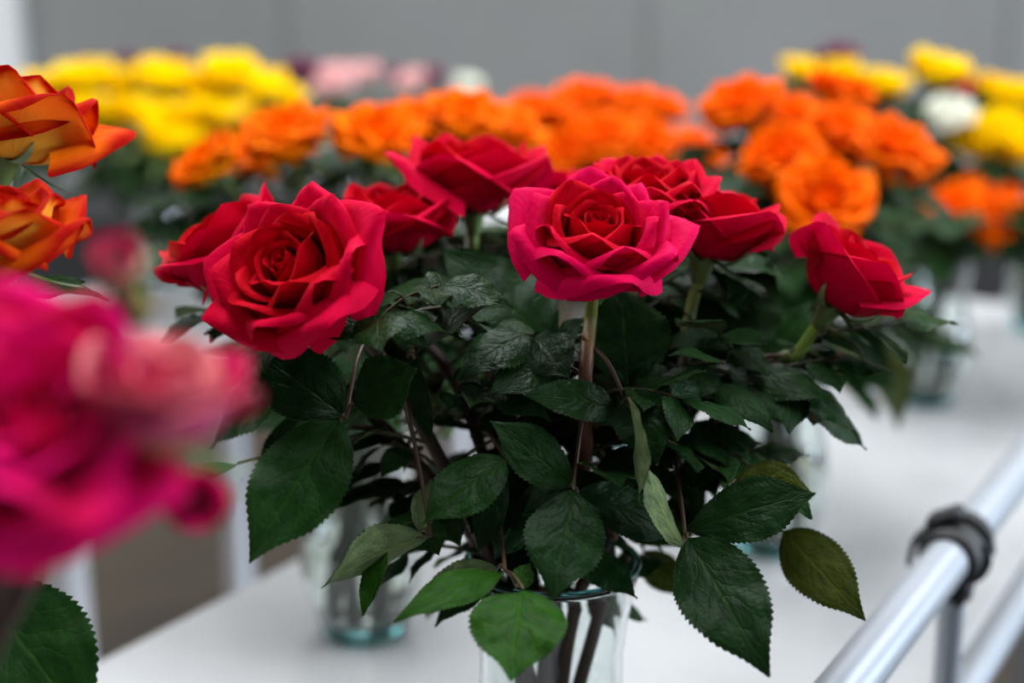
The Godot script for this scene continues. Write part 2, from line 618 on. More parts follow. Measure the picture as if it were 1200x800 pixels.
func stem_mesh(pts: Array, r_low: float, r_top: float, young: Color, old: Color, thorns: int, rings := 28) -> ArrayMesh:
	var st := begin()
	var knots := [rng.randf_range(0.2, 0.35), rng.randf_range(0.45, 0.6), rng.randf_range(0.68, 0.8)]
	var radius := func(f: float) -> float:
		var r := lerpf(r_low, r_top, f)
		for k in knots:
			r += 0.0009 * exp(-pow((f - k) / 0.015, 2.0))
		return r
	var color := func(f: float) -> Color:
		return old.lerp(young, smoothstep(0.66, 0.95, f))
	var next := tube(st, pts, rings, 9, radius, color, 0)
	for k in thorns:
		var f := rng.randf_range(0.3, 0.9)
		var p := catmull(pts, f)
		var t := (catmull(pts, minf(f + 0.01, 1.0)) - p).normalized()
		var o := t.cross(Vector3(rng.randf_range(-1, 1), 0.1, rng.randf_range(-1, 1))).normalized()
		var r: float = radius.call(f)
		next = tube(st, [p + o * r * 0.6, p + o * (r + 0.003) - t * 0.001, p + o * (r + 0.0055) - t * 0.0035], 4, 5, func(q): return lerpf(0.0020, 0.0002, q), func(q): return Color(0.16, 0.07, 0.03).lerp(Color(0.22, 0.13, 0.06), q), next)
	return st.commit()

# ---------------------------------------------------------------- leaves

# A serrate leaflet: base at the origin, tip on +x at the given length, upper face +y. bow lifts the middle, fold closes the halves, twist turns the tip, curl bends the margins.
func leaflet_mesh(length: float, width: float, bow: float, fold: float, twist: float, curl: float, seed_: int, teeth := 20, wide_at := 0.42) -> ArrayMesh:
	var r := RandomNumberGenerator.new()
	r.seed = seed_
	var ph := r.randf() * 6.0
	var rows := teeth * 3 + 1
	var nu := 9
	var pos := PackedVector3Array()
	var uv := PackedVector2Array()
	var e := log(0.5) / log(wide_at)
	for j in rows:
		var v := float(j) / (rows - 1)
		var x := length * v
		var arch := 4.0 * bow * length * v * (1.0 - v)
		var slope := 4.0 * bow * (1.0 - 2.0 * v)
		var half := width * 0.5 * pow(sin(PI * pow(v, e)), 0.90)
		half *= 1.0 - 0.38 * smoothstep(0.66, 1.0, v)
		var saw := [0.0, 0.55, 1.0][j % 3] as float         # teeth lean towards the tip
		if v > 0.06 and v < 0.97:
			half *= 1.0 + (0.045 + 0.045 * r.randf()) * (saw - 0.5)
		var ang := twist * (v - 0.5)
		var nx := Vector3(-slope, 1, 0).normalized()
		for i in nu:
			var u := float(i) / (nu - 1) * 2.0 - 1.0
			var lat := u * half
			var up := fold * absf(lat) - curl * lat * lat / maxf(width * 0.5, 1e-4)
			up += width * 0.045 * sin(v * 9.0 + ph + u * 1.3) * absf(u) * (1.0 - v * 0.3)
			up += width * 0.008 * sin(v * PI * 8.5 - absf(u) * 2.4) * (0.4 + absf(u))
			var z := lat / sqrt(1.0 + fold * fold)
			var y2 := up * cos(ang) + z * sin(ang)
			var z2 := z * cos(ang) - up * sin(ang)
			var sweep := saw * length * 0.006 if absf(u) > 0.99 else 0.0
			pos.append(Vector3(x + sweep, arch, 0) + nx * y2 + Vector3(0, 0, z2))
			uv.append(Vector2(u * 0.5 + 0.5, v))
	var m := ArrayMesh.new()
	var arr := grid_arrays(pos, uv, PackedColorArray(), nu, rows)
	m.add_surface_from_arrays(Mesh.PRIMITIVE_TRIANGLES, arr)
	m.add_surface_from_arrays(Mesh.PRIMITIVE_TRIANGLES, grid_arrays(shifted(pos, arr[Mesh.ARRAY_NORMAL], -0.0004), uv, PackedColorArray(), nu, rows, true))
	return m

func add_leaflet(leaf: Node3D, mesh: ArrayMesh, base: Vector3, tip: Vector3, face: Vector3, upper: Material, scale := 1.0) -> MeshInstance3D:
	var x := (tip - base).normalized()
	var y := (face - x * face.dot(x)).normalized()
	var o := part(leaf, "leaflet", mesh, null, Transform3D(Basis(x, y, x.cross(y)) * scale, base))
	o.set_surface_override_material(0, upper)
	o.set_surface_override_material(1, M.leaf_under)
	return o

var spare_leaflets := []

# a generic compound leaf of five leaflets that leaves the stem at p and reaches out along dir; everything relative to the rose
func add_compound(rose: Node3D, p: Vector3, dir: Vector3, size: float, upper: Material, pairs := 2) -> void:
	dir = dir.normalized()
	var sag := Vector3.DOWN * size * 0.28
	var pts := [p, p + dir * size * 0.5 + Vector3.UP * size * 0.05, p + dir * size + sag * 0.4]
	var stalk := part(rose, "leaf", simple_tube(pts, 6, 5, 0.0013, 0.0008, Color(0.035, 0.040, 0.012), Color(0.045, 0.028, 0.012)), M.stem)
	var side := dir.cross(Vector3.UP).normalized()
	var spots := [[1.0, dir * 0.9 + Vector3.DOWN * rng.randf_range(0.3, 0.9), 0.75]]
	for k in pairs:
		var f := 0.55 + 0.35 * k
		for s in [-1.0, 1.0]:
			spots.append([f, side * s + dir * 0.35 + Vector3.DOWN * rng.randf_range(0.1, 0.7), 0.55 + 0.08 * k])
	for s in spots:
		var b := catmull(pts, s[0])
		var d: Vector3 = (s[1] as Vector3).normalized()
		var face := (Vector3.UP + dir * 0.5 + Vector3(rng.randf_range(-0.5, 0.5), 0, rng.randf_range(-0.2, 0.6))).normalized()
		add_leaflet(stalk, spare_leaflets[rng.randi() % spare_leaflets.size()], b, b + d, face, upper, s[2] * size / 0.05)

# a leaf whose leaflets are laid out one by one; leaflets: [base, tip, width, facing, bow, fold, twist, curl, material]
func add_leaf(rose: Node3D, from: Vector3, joint: Vector3, leaflets: Array, c0 := Color(0.040, 0.018, 0.012), c1 := Color(0.075, 0.045, 0.018)) -> void:
	var o := rose.position
	var st := begin()
	var rad := func(f: float) -> float: return lerpf(0.0014, 0.0010, f)
	var col := func(f: float) -> Color: return c0.lerp(c1, f)
	var next := tube(st, [from - o, (from + joint) * 0.5 - o + Vector3(0, 0.006, 0), joint - o], 8, 6, rad, col, 0)
	for l in leaflets:
		if (l[0] as Vector3).distance_to(joint) > 0.003:
			next = tube(st, [joint - o, ((l[0] as Vector3) + joint) * 0.5 - o + Vector3(0, 0.002, 0), (l[0] as Vector3) - o], 5, 5, func(_f): return 0.0009, col, next)
	var stalk := part(rose, "leaf", st.commit(), M.stem)
	for l in leaflets:
		var base: Vector3 = l[0]
		var tip: Vector3 = l[1]
		var n := base.distance_to(tip)
		var mesh := leaflet_mesh(n, l[2], l[4], l[5], l[6], l[7], int(n * 1e5), clampi(int(n * 380.0), 12, 26), l[9] if l.size() > 9 else 0.42)
		add_leaflet(stalk, mesh, base - o, tip - o, l[3], l[8])

# ---------------------------------------------------------------- vases

const VASE := [[0.0, 3.30], [0.35, 3.55], [1.0, 3.62], [2.0, 3.95], [3.5, 4.55], [5.5, 5.05], [7.5, 5.10], [9.5, 4.75], [11.5, 4.30], [13.0, 4.10], [14.5, 4.10], [16.5, 4.30], [18.5, 4.62], [20.0, 4.95]]
var vase_body: ArrayMesh
var vase_foot: ArrayMesh
var vase_rim: ArrayMesh
var vase_water: ArrayMesh

func vase_radius(y: float) -> float:                       # cm -> cm
	for k in VASE.size() - 1:
		if y <= VASE[k + 1][0]:
			return lerpf(VASE[k][1], VASE[k + 1][1], smoothstep(0.0, 1.0, (y - VASE[k][0]) / (VASE[k + 1][0] - VASE[k][0])) * 0.35 + 0.65 * (y - VASE[k][0]) / (VASE[k + 1][0] - VASE[k][0]))
	return VASE[-1][1]

func make_vase_meshes() -> void:
	var outer := []
	var inner := []
	for k in 34:
		var y := 1.3 + (19.8 - 1.3) * k / 33.0
		outer.append(Vector2(vase_radius(y), y) * CM)
		inner.append(Vector2(vase_radius(y) - 0.30, y) * CM)
	inner.reverse()
	var body := [Vector2(0.001, 1.3) * CM] + outer + [Vector2(vase_radius(19.8) - 0.05, 19.95) * CM, Vector2(vase_radius(19.8) - 0.15, 20.0) * CM, Vector2(vase_radius(19.8) - 0.26, 19.93) * CM]
	body += inner.slice(0, inner.size() - 1) + [Vector2(vase_radius(1.6) - 0.7, 1.62) * CM, Vector2(0.001, 1.6) * CM]
	vase_body = lathe(body, 56)
	var foot := [Vector2(0.001, 0.02) * CM, Vector2(2.9, 0.02) * CM, Vector2(3.25, 0.05) * CM]
	for k in 6:
		var y := 0.2 + 1.08 * k / 5.0
		foot.append(Vector2(vase_radius(y) + 0.02, y) * CM)
	foot += [Vector2(0.001, 1.285) * CM]
	vase_foot = lathe(foot, 56)
	var rim := []
	for k in 13:
		var a := TAU * k / 12.0
		rim.append(Vector2(vase_radius(20.0) - 0.14 + 0.19 * cos(a), 20.16 + 0.17 * sin(a)) * CM)
	vase_rim = lathe(rim, 56, true)
	var w := [Vector2(0.001, 1.66) * CM]
	for k in 20:
		var y := 1.7 + (9.0 - 1.7) * k / 19.0
		w.append(Vector2(vase_radius(y) - (0.33 if k > 0 else 0.9), y) * CM)
	w += [Vector2(vase_radius(9.0) - 0.6, 8.95) * CM, Vector2(0.001, 8.95) * CM]
	vase_water = lathe(w, 56)

func add_vase(where: Vector3, label: String, group := "") -> Node3D:
	var t := thing("glass_vase", label, "vase", where, group)
	part(t, "body", vase_body, M.glass)
	part(t, "foot", vase_foot, M.glass_teal).set_meta("label", "thick teal glass foot")
	part(t, "rim", vase_rim, M.glass_teal).set_meta("label", "teal tinted rolled rim")
	part(t, "water", vase_water, M.water).set_meta("label", "clear water filling the vase")
	return t

# ---------------------------------------------------------------- roses in vases

func stem_points(vase: Vector3, base: Vector3, axis: Vector3, way: Array, straight := 0.036) -> Array:
	# from the bottom of the vase, leaning on the far side of it, through the neck towards the bloom
	var out := base - vase
	out.y = 0
	var d := out.normalized() if out.length() > 0.004 else Vector3(0, 0, -1)
	var spread := clampf(out.length() / 0.18, 0.15, 1.0)
	var jog := Vector3(rng.randf_range(-0.007, 0.007), 0, rng.randf_range(-0.007, 0.007))
	var foot := vase + Vector3(0, 0.019, 0) - d.rotated(Vector3.UP, rng.randf_range(-0.9, 0.9)) * (0.012 + 0.014 * spread) + jog
	var neck := vase + Vector3(0, 0.185, 0) + d * 0.033 * spread + jog
	var pts := [foot, foot.lerp(neck, 0.5), neck]
	if way.is_empty():
		pts.append((neck + base) * 0.5 + Vector3.UP * 0.012 - d * 0.008)
	for k in range(way.size() - 1, -1, -1):                    # waypoints are listed from the bloom downwards
		pts.append(way[k])
	pts.append(base - axis * straight)
	pts.append(base - axis * 0.013)
	return pts

func add_rose(vase: Vector3, base: Vector3, axis: Vector3, way: Array, meshes: Array, size: float, label: String, group: String, look := {}) -> Dictionary:
	var pts := stem_points(vase, base, axis, way, look.get("straight", 0.036))
	var root: Vector3 = pts[0]
	var rel := []
	for p in pts:
		rel.append(p - root)
	var t := thing("rose", label, "rose", root, group)
	part(t, "stem", stem_mesh(rel, look.get("low", 0.0042), look.get("top", 0.0034), look.get("young", Color(0.17, 0.20, 0.045)), look.get("old", Color(0.038, 0.019, 0.013)), look.get("thorns", 4), look.get("rings", 30)), M.stem)
	add_bloom(t, meshes, base - root, axis, look.get("spin", 0.0), size, look.get("mat", M.petal), look.get("sepals", 0))
	return {"node": t, "pts": pts}

func leaf_row(rose: Dictionary, f: float, joint: Array, rows: Array) -> void:     # rows: [base px py depth, tip px py depth, width px, facing, bow, fold, twist, curl, material, widest at]
	var ls := []
	for r in rows:
		var b := at(r[0], r[1], r[2])
		var e := at(r[3], r[4], r[5])
		var l := [b, e, r[6] * (r[2] + r[5]) * 0.5 / FOCAL, turned(r[7]), r[8], r[9], r[10], r[11], r[12]]
		if r.size() > 13:
			l.append(r[13])
		ls.append(l)
	add_leaf(rose.node, catmull(rose.pts, f), at(joint[0], joint[1], joint[2]), ls)

func filler(rose: Dictionary, count: int, lo: float, hi: float, size: float, bias: Vector3, mats: Array) -> void:
	var root: Vector3 = rose.pts[0]
	for k in count:
		var f := lerpf(lo, hi, (k + rng.randf()) / count)
		var a := rng.randf() * TAU
		var dir := Vector3(cos(a), rng.randf_range(-0.1, 0.5), sin(a)) + bias
		add_compound(rose.node, catmull(rose.pts, f) - root, dir, size * rng.randf_range(0.8, 1.2), mats[rng.randi() % mats.size()])

# a bunch behind: blooms given as [px, py, depth, size, axis (right, up, towards)], all in one vase
func bunch(vase: Vector3, blooms: Array, sets: Array, mat: Material, label: String, group: String, leaves := 4, leaf_mats := [], reach := 0.055) -> Dictionary:
	var k := 0
	var last := {}
	for b in blooms:
		var axis := turned(b[4] if b.size() > 4 else Vector3(rng.randf_range(-0.35, 0.35), 0.9, rng.randf_range(0.1, 0.6)))
		var size: float = b[3] * 1.15
		var base := at(b[0], b[1], b[2]) - axis * 0.017 * size
		var scaled: Array = sets[k % sets.size()]
		var r := add_rose(vase, base, axis, [], scaled, size, b[5] if b.size() > 5 else label, group, {"rings": 14, "thorns": 0, "spin": k * 1.3, "mat": mat, "young": Color(0.12, 0.18, 0.045), "old": Color(0.035, 0.040, 0.014), "sepals": k})
		var head: Node3D = r.node.get_node("flower_head")
		head.scale = Vector3.ONE * size
		filler(r, leaves, 0.40, 0.88, reach, Vector3.ZERO, leaf_mats if leaf_mats.size() else [M.leaf_dark, M.leaf_mid])
		k += 1
		last = r
	return last

# ---------------------------------------------------------------- tables and rail

func frame_xf(origin: Vector3) -> Transform3D:              # x across the table (towards the rail), z against its run
	return Transform3D(Basis(table_across, Vector3.UP, -table_dir), origin)

func add_table(start: Vector3, length: float, width: float, label: String, leg_at: Array) -> Node3D:   # start: rail-side corner of the near end, on the table top
	var t := thing("trestle_table", label, "table", start - Vector3(0, TABLE_Y, 0), "white tables carrying the roses")
	t.basis = Basis(table_across, Vector3.UP, -table_dir)
	part(t, "tabletop", bevel_box(Vector3(width, 0.028, length), 0.004), M.table_white, Transform3D(Basis(), Vector3(-width * 0.5, TABLE_Y - 0.014, -length * 0.5)))
	for z in leg_at:
		for x in [-0.03, -width + 0.03]:
			part(t, "leg", bevel_box(Vector3(0.04, TABLE_Y - 0.028, 0.04), 0.004), M.leg_white, Transform3D(Basis(), Vector3(x, (TABLE_Y - 0.028) * 0.5, -z)))
		part(t, "cross_bar", bevel_box(Vector3(width - 0.10, 0.03, 0.03), 0.003), M.leg_white, Transform3D(Basis(), Vector3(-width * 0.5, TABLE_Y - 0.043, -z)))
	return t

func add_rail(corner: Vector3, post_s: float, top: float) -> void:
	# corner: a point on the rail side edge of the table top; post_s: where the post with the black clamp stands, along the run
	var t := thing("guard_rail", "silver aluminium tube guard rail on posts along the white table edge", "rail", corner)
	t.basis = Basis(table_across, Vector3.UP, -table_dir)
	var x := 0.0
	part(t, "top_tube", simple_tube([Vector3(x, top, 1.6), Vector3(x, top, 0.2), Vector3(x, top, -1.2), Vector3(x, top, -2.6)], 40, 28, 0.0155, 0.0155), M.aluminium)
	part(t, "edge_tube", simple_tube([Vector3(x, -0.0125, 1.6), Vector3(x, -0.0125, 0.2), Vector3(x, -0.0125, -1.2), Vector3(x, -0.0125, -2.6)], 40, 20, 0.0125, 0.0125), M.aluminium)
	for s in [post_s - 1.3, post_s, post_s + 1.3]:
		part(t, "post", simple_tube([Vector3(x, top - 0.012, -s), Vector3(x, top * 0.5, -s), Vector3(x, -0.3, -s), Vector3(x, -TABLE_Y, -s)], 10, 18, 0.0095, 0.0095), M.aluminium)
	var j := thing("pipe_clamp", "black plastic strap clamp wrapped round the silver rail", "clamp", corner + table_across * x + Vector3.UP * top + table_dir * post_s)
	j.basis = Basis(table_across, Vector3.UP, -table_dir)
	var prof := []
	for p in [[-0.030, 0.0160], [-0.030, 0.0185], [-0.026, 0.0206], [-0.017, 0.0200], [-0.010, 0.0222], [0.0, 0.0210], [0.009, 0.0230], [0.016, 0.0206], [0.023, 0.0214], [0.027, 0.0190], [0.027, 0.0160]]:
		prof.append(Vector2(p[1], p[0]))
	part(j, "sleeve", lathe(prof, 32), M.black_plastic, Transform3D(Basis(Vector3.RIGHT, PI * 0.5), Vector3.ZERO))
	var ring_pts := []
	for k in 15:
		var a := TAU * k / 13.0
		ring_pts.append(Vector3(cos(a) * 0.0235, sin(a) * 0.0235, -0.004 + 0.012 * k / 14.0))
	part(j, "strap", simple_tube(ring_pts, 60, 8, 0.0032, 0.0032), M.black_plastic)
	part(j, "buckle", bevel_box(Vector3(0.026, 0.010, 0.020), 0.003), M.black_plastic, Transform3D(Basis(Vector3(0, 0, 1), 0.5), Vector3(-0.008, 0.024, 0.004)))
	part(j, "strap_end", simple_tube([Vector3(-0.020, 0.012, 0.004), Vector3(-0.0255, 0.006, 0.012), Vector3(-0.0265, -0.002, 0.020), Vector3(-0.026, -0.009, 0.026)], 14, 8, 0.0034, 0.0018), M.black_plastic)
	part(j, "post_socket", lathe([Vector2(0.0100, -0.036), Vector2(0.0130, -0.036), Vector2(0.0140, -0.030), Vector2(0.0140, -0.012), Vector2(0.010, -0.008)], 24), M.black_plastic)
	part(j, "strap_end", simple_tube([Vector3(0.010, -0.018, 0.014), Vector3(0.011, -0.026, 0.016), Vector3(0.008, -0.036, 0.018)], 10, 8, 0.0045, 0.0022), M.black_plastic)

func shared_meshes() -> void:
	var p := []
	for k in 9:
		var f := k / 8.0
		p.append(Vector2(lerpf(0.0036, 0.0075, pow(f, 0.7)) * (1.0 if f < 0.95 else 0.8), -0.016 + 0.018 * f))
	p.append(Vector2(0.001, 0.003))
	hip_mesh = lathe(p, 12)
	sepal_meshes = [sepal_mesh(0.030, 0.0085, -0.2, 1.6), sepal_mesh(0.034, 0.009, -0.5, 0.5), sepal_mesh(0.032, 0.0085, 0.1, -1.6), sepal_mesh(0.028, 0.009, 0.3, 1.2)]
	rng.seed = 77
	for k in 8:
		spare_leaflets.append(leaflet_mesh(0.05, rng.randf_range(0.030, 0.036), rng.randf_range(-0.02, 0.12), rng.randf_range(-0.05, 0.35), rng.randf_range(-0.5, 0.5), rng.randf_range(0.0, 0.3), k, 16))
	make_vase_meshes()

func skylight(pos: Vector3, size: Vector2, energy: float) -> void:
	var t := thing("skylight_panel", "long frosted white skylight panel set in the ceiling", "skylight", pos, "skylights in the hall ceiling")
	part(t, "diffuser", bevel_box(Vector3(size.x, 0.02, size.y), 0.004), M.skylight_glow)
	for s in [-1.0, 1.0]:
		part(t, "frame", bevel_box(Vector3(0.06, 0.06, size.y + 0.12), 0.006), M.leg_white, Transform3D(Basis(), Vector3(s * (size.x * 0.5 + 0.03), 0, 0)))
		part(t, "frame", bevel_box(Vector3(size.x, 0.06, 0.06), 0.006), M.leg_white, Transform3D(Basis(), Vector3(0, 0, s * (size.y * 0.5 + 0.03))))
	var l := AreaLight3D.new()
	l.name = "skylight_panel_light"
	l.area_size = size
	l.light_energy = energy
	l.light_color = Color(0.97, 0.985, 1.0)
	l.area_range = 30.0
	l.area_attenuation = 2.0
	l.shadow_enabled = true
	t.add_child(l, true)
	l.position = Vector3(0, -0.04, 0)
	l.rotation = Vector3(-PI * 0.5, 0, 0)

func daylight_window(pos: Vector3, size: Vector2, energy: float) -> void:      # on the side wall, facing -x
	var pane := structure("window_1", bevel_box(Vector3(0.02, size.y, size.x), 0.004), M.window_glow, Transform3D(Basis(), pos), "long frosted side window full of cool daylight")
	for s in [-1.0, 1.0]:
		part(pane, "window_frame", bevel_box(Vector3(0.07, 0.07, size.x + 0.14), 0.006), M.leg_white, Transform3D(Basis(), Vector3(0, s * (size.y * 0.5 + 0.035), 0)))
		part(pane, "window_frame", bevel_box(Vector3(0.07, size.y, 0.07), 0.006), M.leg_white, Transform3D(Basis(), Vector3(0, 0, s * (size.x * 0.5 + 0.035))))
	var l := AreaLight3D.new()
	l.name = "window_1_light"
	l.area_size = size
	l.light_energy = energy
	l.light_color = Color(0.86, 0.93, 1.0)
	l.area_range = 30.0
	l.area_attenuation = 2.0
	l.shadow_enabled = true
	add_child(l, true)
	l.position = pos + Vector3(-0.05, 0, 0)
	l.rotation = Vector3(0, PI * 0.5, 0)

func _ready() -> void:
	# ------------------------------------------------ camera
	cam_right = Vector3.RIGHT
	cam_fwd = Vector3(0, -sin(PITCH), -cos(PITCH))
	cam_up = Vector3(0, cos(PITCH), -sin(PITCH))
	var cam := Camera3D.new()
	cam.name = "camera"
	cam.fov = 26.9915
	cam.near = 0.05
	cam.far = 60.0
	var lens := CameraAttributesPhysical.new()
	lens.frustum_focal_length = 50.0
	lens.frustum_focus_distance = 0.715
	lens.exposure_aperture = 2.8
	lens.frustum_near = 0.05
	lens.frustum_far = 60.0
	cam.attributes = lens
	add_child(cam)
	cam.look_at_from_position(EYE, EYE + cam_fwd)
	# ------------------------------------------------ air and exposure
	var env := Environment.new()
	env.background_mode = Environment.BG_COLOR
	env.background_color = Color(0.75, 0.78, 0.82)
	env.tonemap_mode = Environment.TONE_MAPPER_LINEAR
	env.tonemap_exposure = 0.80
	env.sdfgi_enabled = true
	env.ssao_enabled = true
	env.ssil_enabled = true
	var we := WorldEnvironment.new()
	we.name = "world"
	we.environment = env
	add_child(we)
	# ------------------------------------------------ materials, shared shapes
	make_materials()
	plain("hip", lin(0.10, 0.17, 0.04), 0.5)
	plain("sepal", lin(0.10, 0.19, 0.04), 0.5)
	plain("sepal_under", lin(0.17, 0.24, 0.10), 0.6)
	var glow := plain("skylight_glow", Color(0.9, 0.9, 0.9), 0.6)
	glow.emission_enabled = true
	glow.emission = Color(0.97, 0.985, 1.0)
	glow.emission_energy_multiplier = 1.0
	var cool := plain("window_glow", Color(0.9, 0.9, 0.9), 0.6)
	cool.emission_enabled = true
	cool.emission = Color(0.86, 0.93, 1.0)
	cool.emission_energy_multiplier = 1.0
	shared_meshes()
	# ------------------------------------------------ light: skylights over the tables
	skylight(Vector3(0.15, 4.46, -3.0), Vector2(2.0, 6.2), 46.0)
	skylight(Vector3(4.95, 4.46, -3.0), Vector2(2.0, 6.2), 46.0)
	skylight(Vector3(-4.65, 4.46, -3.0), Vector2(2.0, 6.2), 46.0)
	daylight_window(Vector3(8.86, 2.1, -1.5), Vector2(6.0, 2.4), 105.0)
	# ------------------------------------------------ the hall
	structure("floor", bevel_box(Vector3(18, 0.1, 14.4), 0.01), M.floor, Transform3D(Basis(), Vector3(0, -0.05, -1)), "brown grey concrete floor of the hall")
	structure("ceiling", bevel_box(Vector3(18, 0.1, 14.4), 0.01), M.ceiling_grey, Transform3D(Basis(), Vector3(0, 4.56, -1)), "grey ceiling of the hall")
	var back := structure("wall_back", bevel_box(Vector3(18, 4.5, 0.1), 0.01), M.wall_grey, Transform3D(Basis(), Vector3(0, 2.26, -8.15)), "grey panelled wall behind the flowers")
	for k in 9:
		part(back, "panel", bevel_box(Vector3(1.985, 4.48, 0.03), 0.006), M.wall_grey, Transform3D(Basis(), Vector3(-8.2 + 2.0 * k - 0.055, 0, 0.065)))
	structure("wall_left", bevel_box(Vector3(0.1, 4.5, 14.2), 0.01), M.wall_grey, Transform3D(Basis(), Vector3(-8.95, 2.26, -1)), "grey side wall of the hall")
	structure("wall_right", bevel_box(Vector3(0.1, 4.5, 14.2), 0.01), M.wall_grey, Transform3D(Basis(), Vector3(8.95, 2.26, -1)), "grey side wall of the hall")
	structure("wall_front", bevel_box(Vector3(18, 4.5, 0.1), 0.01), M.wall_pale, Transform3D(Basis(), Vector3(0, 2.26, 6.15)), "pale wall opposite the flowers")
	structure("trim_1", bevel_box(Vector3(0.5, 4.48, 0.16), 0.01), M.wall_pale, Transform3D(Basis(), Vector3(-2.95, 2.26, -7.98)), "pale pillar strip on the grey wall")
	var pl := thing("plinth", "long low dark plinth standing along the grey wall", "plinth", Vector3(0, 0, -6.3))
	part(pl, "body", bevel_box(Vector3(13.0, 0.32, 0.9), 0.01), M.skirt_dark, Transform3D(Basis(), Vector3(0, 0.16, 0)))
	part(pl, "top_board", bevel_box(Vector3(13.1, 0.03, 0.96), 0.008), M.skirt_dark, Transform3D(Basis(), Vector3(0, 0.335, 0)))
	# ------------------------------------------------ tables
	table_dir = Vector3(sin(0.5445), 0, -cos(0.5445))
	table_across = table_dir.cross(Vector3.UP).normalized()
	var left_a := on_level(233, 712, TABLE_Y)
	var bar := on_level(1172, 743, TABLE_Y - 0.0125)
	bar.y = TABLE_Y
	var right_a := bar - table_across * 0.0125
	var width := (right_a - left_a).dot(table_across)
	var joint := on_level(1130, 486, TABLE_Y)
	var corner := right_a + table_dir * (joint - right_a).dot(table_dir)
	add_table(corner - table_dir * 2.404, 2.40, width, "long white table under the red and flame coloured roses", [0.15, 2.25])
	var far := (on_level(1150, 352, TABLE_Y) - corner).dot(table_dir)
	add_table(corner, far, width, "short white table at the far end of the row under yellow roses", [0.08, far - 0.08])
	var post_spot := on_level(1118, 838, TABLE_Y)
	add_rail(bar, (post_spot - bar).dot(table_dir), 0.128)
	var edge2 := on_level(83, 340, TABLE_Y)
	var side2 := edge2 + table_across * 0.60
	var near2 := on_level(75, 470, TABLE_Y)
	var s2 := (near2 - side2).dot(table_dir)
	add_table(side2 + table_dir * (s2 - 0.11), 2.6, 0.60, "white table in the other row under the dense yellow roses", [0.06, 0.96, 2.5])

	add_reds()
	add_left()
	add_background()

# ---------------------------------------------------------------- the red bunch in the middle

